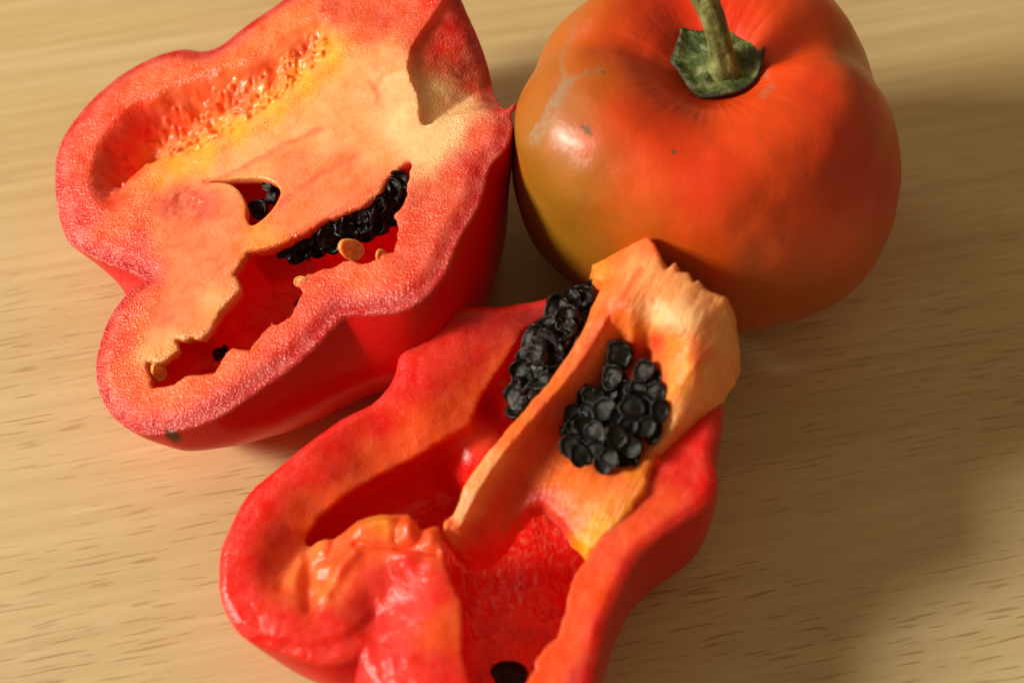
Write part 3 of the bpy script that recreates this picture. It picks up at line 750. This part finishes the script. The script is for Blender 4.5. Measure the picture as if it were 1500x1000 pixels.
# ============================================================ whole pepper
def make_whole():
    c0 = at(1026, 268, 2.2); c0[2] = 0
    nt, np_ = 420, 720
    prof = np.array([(0, 5.08), (.45, 5.08), (.85, 5.18), (1.3, 5.42), (1.9, 5.62), (2.6, 5.60), (3.2, 5.2), (3.6, 4.5), (3.76, 3.6), (3.76, 2.6), (3.52, 1.6), (3.0, .8), (2.3, .28), (1.2, .06), (.6, .12), (0, .25)])
    s = np.linspace(0, 1, len(prof))
    cm = []
    Pp = np.vstack([2*prof[0]-prof[1], prof, 2*prof[-1]-prof[-2]])
    ss = np.linspace(0, len(prof)-1-1e-6, nt)
    i = ss.astype(int); t = (ss-i)[:, None]
    a, b, c, d = Pp[i], Pp[i+1], Pp[i+2], Pp[i+3]
    cur = 0.5*((2*b)+(c-a)*t+(2*a-5*b+4*c-d)*t*t+(3*b-3*c+d-a)*t**3)
    cur[0, 0] = 0; cur[-1, 0] = 0
    ph = np.linspace(0, 2*np.pi, np_, endpoint=False)
    Sg, Ph = np.meshgrid(ss/(len(prof)-1), ph, indexing='ij')
    Rr = np.maximum(cur[:, 0], 0)[:, None]*np.ones_like(Ph); Zz = cur[:, 1][:, None]*np.ones_like(Ph)
    def bump_(deg, wid, amp):
        dph = (Ph-math.radians(deg)+np.pi) % (2*np.pi)-np.pi
        return amp*np.exp(-(dph/math.radians(wid))**2)
    lob = bump_(-40, 38, .05)+bump_(-155, 34, .06)+bump_(55, 26, .02)+bump_(118, 40, -.05)+bump_(8, 17, -.075)+bump_(166, 12, -.035)+bump_(-100, 22, -.0)
    amp = sstep(.12, .45, Sg)*sstep(1.0, .75, Sg)
    Rr = Rr*(1+lob*amp+(bump_(-42, 40, .075)+bump_(-130, 34, -.03))*sstep(.4, .65, Sg)*sstep(1.0, .8, Sg))
    # shoulders: valleys run into the stalk pit
    sh = sstep(.10, .25, Sg)*sstep(.6, .35, Sg)
    Zz = Zz+sh*(bump_(-45, 34, .12)+bump_(-150, 28, .12)+bump_(60, 30, .1)+bump_(14, 14, -.30)+bump_(168, 13, -.18)+bump_(-98, 22, -.06)+bump_(110, 20, -.15))
    X = Rr*np.cos(Ph); Y = Rr*np.sin(Ph)*.97; Z = Zz
    n = fbm(X, Y, Z, 1.7, 201)*.07+fbm(X, Y, Z, .7, 205, 1)*.014
    puck = vnoise(np.cos(Ph)*6, np.sin(Ph)*6, Sg*3, .35, 210)*.035*sstep(.2, .04, np.abs(Sg-.17))
    k = 1+(n+puck)/3.5
    X = X*k; Y = Y*k; Z = Z*(1+(n)/5)
    P = np.stack([X, Y, Z], -1).reshape(-1, 3)
    rt = math.radians(-5); ca, sa = math.cos(rt), math.sin(rt)            # leans back a little
    R1 = np.array([[1, 0, 0], [0, ca, -sa], [0, sa, ca]])
    P = P@R1.T; P[:, 2] -= P[:, 2].min()-.005
    W = P+c0
    idx = np.arange(nt*np_).reshape(nt, np_)
    Q = np.stack([idx[:-1], idx[1:], np.roll(idx[1:], -1, 1), np.roll(idx[:-1], -1, 1)], -1).reshape(-1, 4)
    N = vnormals(W, Q); N[:np_] = N[np_:2*np_].mean(0); N[-np_:] = -R1[:, 2]
    pw = project(W); x, y = pw.T
    facing = ((CAM-W)*N).sum(1) > 0
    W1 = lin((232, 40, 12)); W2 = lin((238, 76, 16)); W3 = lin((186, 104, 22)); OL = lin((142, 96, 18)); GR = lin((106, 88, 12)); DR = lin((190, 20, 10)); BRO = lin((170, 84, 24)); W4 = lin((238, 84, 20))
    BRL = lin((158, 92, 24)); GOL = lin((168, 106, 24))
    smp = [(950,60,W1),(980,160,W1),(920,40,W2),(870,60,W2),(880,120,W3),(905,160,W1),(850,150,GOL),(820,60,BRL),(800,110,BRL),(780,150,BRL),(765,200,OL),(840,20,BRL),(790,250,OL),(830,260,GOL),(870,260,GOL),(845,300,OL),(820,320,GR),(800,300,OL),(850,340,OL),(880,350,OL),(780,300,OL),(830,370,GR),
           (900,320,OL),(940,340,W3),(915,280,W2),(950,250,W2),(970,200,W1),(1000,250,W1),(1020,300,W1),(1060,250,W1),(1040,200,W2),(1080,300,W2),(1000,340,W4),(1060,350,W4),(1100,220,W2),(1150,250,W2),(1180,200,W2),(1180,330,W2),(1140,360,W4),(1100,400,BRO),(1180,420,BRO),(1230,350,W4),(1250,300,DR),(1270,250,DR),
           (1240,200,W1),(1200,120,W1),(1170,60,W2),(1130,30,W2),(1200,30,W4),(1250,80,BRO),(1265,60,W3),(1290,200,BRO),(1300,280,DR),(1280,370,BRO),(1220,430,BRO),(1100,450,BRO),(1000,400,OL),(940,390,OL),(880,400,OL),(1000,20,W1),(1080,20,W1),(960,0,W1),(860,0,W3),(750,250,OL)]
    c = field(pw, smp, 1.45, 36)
    sz = np.array([P[:, 0], P[:, 1], P[:, 2]])
    nn = fbm(P[:, 0], P[:, 1], P[:, 2], .8, 220); nf = vnoise(P[:, 0], P[:, 1], P[:, 2], .07, 230)*.6+vnoise(P[:, 0], P[:, 1], P[:, 2], .035, 231)*.4
    c = over(c, .25*sstep(0, .8, nn), W2)
    back = ~facing
    c[back] = field(P[back][:, :2]*60, [(0, 200, W2), (-200, 100, OL), (200, 100, W1)], 1.5, 30)
    GREY = lin((150, 126, 94))
    rough = np.zeros(len(W))
    for ln, wd, st in (([(783,206),(798,180),(817,149),(829,122)], 14, .8), ([(829,122),(824,101),(822,80),(832,66)], 6, .5), ([(829,122),(850,110),(884,103)], 6, .55), ([(829,122),(812,140),(804,160)], 5, .5),
                       ([(838,60),(842,30),(850,0)], 9, .35), ([(1130,128),(1118,140)], 9, .5), ([(1122,100),(1124,115)], 6, .4)):
        d, f_ = sd_line(ln, x+nf*7, y+nf*7)
        m = st*sstep(wd, wd*.3, d)*np.clip(.65+nf*.9, 0, 1)*facing
        c = over(c, m, GREY); rough = np.maximum(rough, m)
    # radial pale streaks around the stalk pit
    ang = (Ph*1.0).reshape(-1); sgv = Sg.reshape(-1)
    stn = vnoise(np.cos(ang)*3, np.sin(ang)*3, sgv*1.2, .06, 240)
    m = sstep(.35, .8, stn)*sstep(.11, .15, sgv)*sstep(.34, .2, sgv)*.14
    c = over(c, m, lin((246, 150, 96)))
    c = over(c, sstep(.15, .105, sgv)*.5, lin((196, 62, 22)))
    for (sx, sy, r) in ((860,190,8),(853,185,4),(866,196,4),(987,222,5),(1180,255,4),(1115,203,3),(1127,225,2.5),(885,107,3),(905,318,2.5),(826,402,2.5),(1145,352,8)):
        d = np.hypot(x-sx+nf*3, y-sy+nf*3); m = sstep(r, r*.4, d)*facing*(.85 if r != 8 or sx == 860 else .25)
        c = over(c, m, lin((92, 78, 50)))
    sk = 1-rough*.6
    root = thing('whole_pepper', 'whole uncut orange-red pepper with green stalk and olive patch on its left side', 'pepper', c0)
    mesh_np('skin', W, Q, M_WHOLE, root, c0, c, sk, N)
    def loc(p):                                                            # pepper frame -> world
        return (np.asarray(p)@R1.T)+c0+np.array([0, 0, .0])
    # ---- calyx: irregular five-sided cap, cupped at the rim
    cal = project(np.array([loc((0, 0, 4.95))]))[0]
    ocal = [(997,53),(1000,44),(1027,50),(1060,38),(1072,34),(1093,38),(1119,54),(1117,82),(1110,112),(1095,128),(1070,138),(1027,141),(1010,128),(995,105),(984,90),(990,72)]
    cz = 5.26+c0[2]
    rim = np.array([at(a, b, cz) for a, b in ocal])[:, :]
    cen = at(1056, 92, cz-.1)
    rim = catmull(rim, 5); m_ = len(rim)
    vs = []; cols = []; qs = []
    rings = [0, .12, .25, .4, .55, .7, .82, .92, 1.0, 1.03, .95]
    zf = [.12, .12, .08, .03, .0, -.01, .0, .02, .06, .0, -.10]
    for rI, (r, dz) in enumerate(zip(rings, zf)):
        for j in range(m_):
            p = cen+(rim[j]-cen)*r
            q = noise.noise(Vector((p[0]*4, p[1]*4, rI*.3)))*.05+noise.noise(Vector((p[0]*11, p[1]*11, 0)))*.025
            an = math.atan2(rim[j][1]-cen[1], rim[j][0]-cen[0])
            rg = .018*math.cos(5*an+1.0)*r
            vs.append((p[0], p[1], cz+dz+(q+rg)*(r > 0)))
            cols.append(r)
    vs = np.array(vs); V = np.arange(len(vs)).reshape(len(rings), m_)
    Qc = np.stack([V[:-1], np.roll(V[:-1], -1, 1), np.roll(V[1:], -1, 1), V[1:]], -1).reshape(-1, 4)
    if vnormals(vs, Qc)[m_*3, 2] < 0: Qc = Qc[:, ::-1]
    cols = np.array(cols)
    g1, g2, g3 = lin((92, 112, 48)), lin((178, 176, 124)), lin((44, 36, 26))
    nz = fbm(vs[:, 0], vs[:, 1], vs[:, 2], .18, 260)
    cc = np.tile(g1, (len(vs), 1)); cc = over(cc, sstep(0, .4, nz)*.85, g2); cc = over(cc, sstep(.1, .4, -nz)*.75, lin((40, 44, 24)))
    cc = over(cc, .75*sstep(.97, 1.0, cols), g3); cc = over(cc, .6*sstep(.1, .0, np.abs(cols-.93))*(nz > 0), g2)
    mesh_np('calyx', vs, Qc, M_STALK, root, c0, cc, np.zeros(len(vs)))
    # ---- stalk
    def sp(x_, y_, z_): return at(x_, y_, z_)
    ctl = [(sp(1060, 116, cz-.3), .42), (sp(1060, 98, cz+.02), .33), (sp(1057, 78, cz+.3), .235), (sp(1052, 52, cz+.62), .225), (sp(1043, 24, cz+.95), .235), (sp(1029, -8, cz+1.3), .25), (sp(1012, -38, cz+1.6), .27), (sp(1000, -55, cz+1.8), .30)]
    pts = np.array([q[0] for q in ctl]); rad = np.array([q[1] for q in ctl])
    tt = np.linspace(0, len(ctl)-1, 60)
    ctr = np.stack([np.interp(tt, np.arange(len(ctl)), pts[:, k_]) for k_ in range(3)], -1)
    for _ in range(12): ctr[1:-1] = (ctr[:-2]+2*ctr[1:-1]+ctr[2:])/4
    rd = np.interp(tt, np.arange(len(ctl)), rad)
    vs = []; nseg = 28
    for i_ in range(60):
        tg = ctr[min(i_+1, 59)]-ctr[max(i_-1, 0)]; tg /= np.linalg.norm(tg)
        a_ = np.cross(tg, [0, 1, 0.2]); a_ /= np.linalg.norm(a_); b_ = np.cross(tg, a_)
        for j in range(nseg):
            th = 2*math.pi*j/nseg
            r = rd[i_]*(1+.07*math.cos(5*th+i_*.01)+.06*noise.noise(Vector((math.cos(th)*2, math.sin(th)*2, i_*.05))))
            vs.append(ctr[i_]+r*(a_*math.cos(th)+b_*math.sin(th)))
    for k_ in range(3):                                                     # cut end, slightly sunk
        for j in range(nseg): vs.append(ctr[-1]+(np.array(vs[59*nseg+j])-ctr[-1])*(.85, .45, .02)[k_]+tg*(.01, -.03, -.03)[k_])
    vs = np.array(vs); V = np.arange(len(vs)).reshape(63, nseg)
    Qs = np.stack([V[:-1], V[1:], np.roll(V[1:], -1, 1), np.roll(V[:-1], -1, 1)], -1).reshape(-1, 4)
    nn_ = vnormals(vs, Qs)
    if (nn_[30*nseg:31*nseg]*(vs[30*nseg:31*nseg]-ctr[30])).sum() < 0: Qs = Qs[:, ::-1]
    nz = fbm(vs[:, 0], vs[:, 1], vs[:, 2]*.35, .2, 270)
    cc = np.tile(lin((128, 132, 66)), (len(vs), 1)); cc = over(cc, sstep(0, .7, nz)*.7, lin((190, 188, 120))); cc = over(cc, sstep(.05, .6, -nz)*.6, lin((80, 84, 36)))
    mesh_np('stalk', vs, Qs, M_STALK, root, c0, cc, np.zeros(len(vs)))
    return root

def whole_material():
    t = NT('waxy_pepper_skin'); b = t.b
    oc = t.n('ShaderNodeTexCoord').outputs['Object']
    pc = t.n('ShaderNodeAttribute', attribute_name='pigment').outputs['Color']
    sk = t.n('ShaderNodeAttribute', attribute_name='skin_mask').outputs['Fac']
    n1 = t.noise(oc, 60, 4, 0.6); n2 = t.noise(oc, 420, 3, 0.6); n3 = t.noise(oc, 1400, 2, 0.5)
    c = t.mix(t.ramp(n1, [(0.35, (0, 0, 0)), (0.7, (0.35, 0.35, 0.35))]), pc, t.mix(1.0, pc, (0.8, 0.75, 0.8), 'MULTIPLY'))
    t.l(c, b.inputs['Base Color'])
    rr = t.math('MULTIPLY_ADD', sk, -0.25, t.math('MULTIPLY_ADD', n1, 0.14, 0.56))
    t.l(rr, b.inputs['Roughness'])
    b.inputs['Subsurface Weight'].default_value = 0.15; b.inputs['Subsurface Scale'].default_value = 0.003
    b.inputs['Subsurface Radius'].default_value = (1, .25, .1)
    nb = t.bump(n2, 0.10, 0.0008); nb = t.bump(n3, 0.10, 0.0003, nb); nb = t.bump(n1, 0.2, 0.0022, nb)
    t.l(nb, b.inputs['Normal'])
    return t.m
def stalk_material():
    t = NT('rough_green_stalk'); b = t.b
    oc = t.n('ShaderNodeTexCoord').outputs['Object']
    pc = t.n('ShaderNodeAttribute', attribute_name='pigment').outputs['Color']
    n1 = t.noise(oc, 500, 5, 0.65); n2 = t.noise(t.mapping(oc, (0, 0, 0), (2, 2, .5)), 900, 3)
    c = t.mix(t.ramp(n1, [(0.35, (0, 0, 0)), (0.65, (1, 1, 1))]), t.mix(1.0, pc, (0.45, 0.42, 0.40), 'MULTIPLY'), pc)
    t.l(c, b.inputs['Base Color']); b.inputs['Roughness'].default_value = 0.6
    nb = t.bump(n1, 0.6, 0.0010); nb = t.bump(n2, 0.3, 0.0004, nb)
    t.l(nb, b.inputs['Normal'])
    return t.m
M_WHOLE = whole_material(); M_STALK = stalk_material()
make_whole()
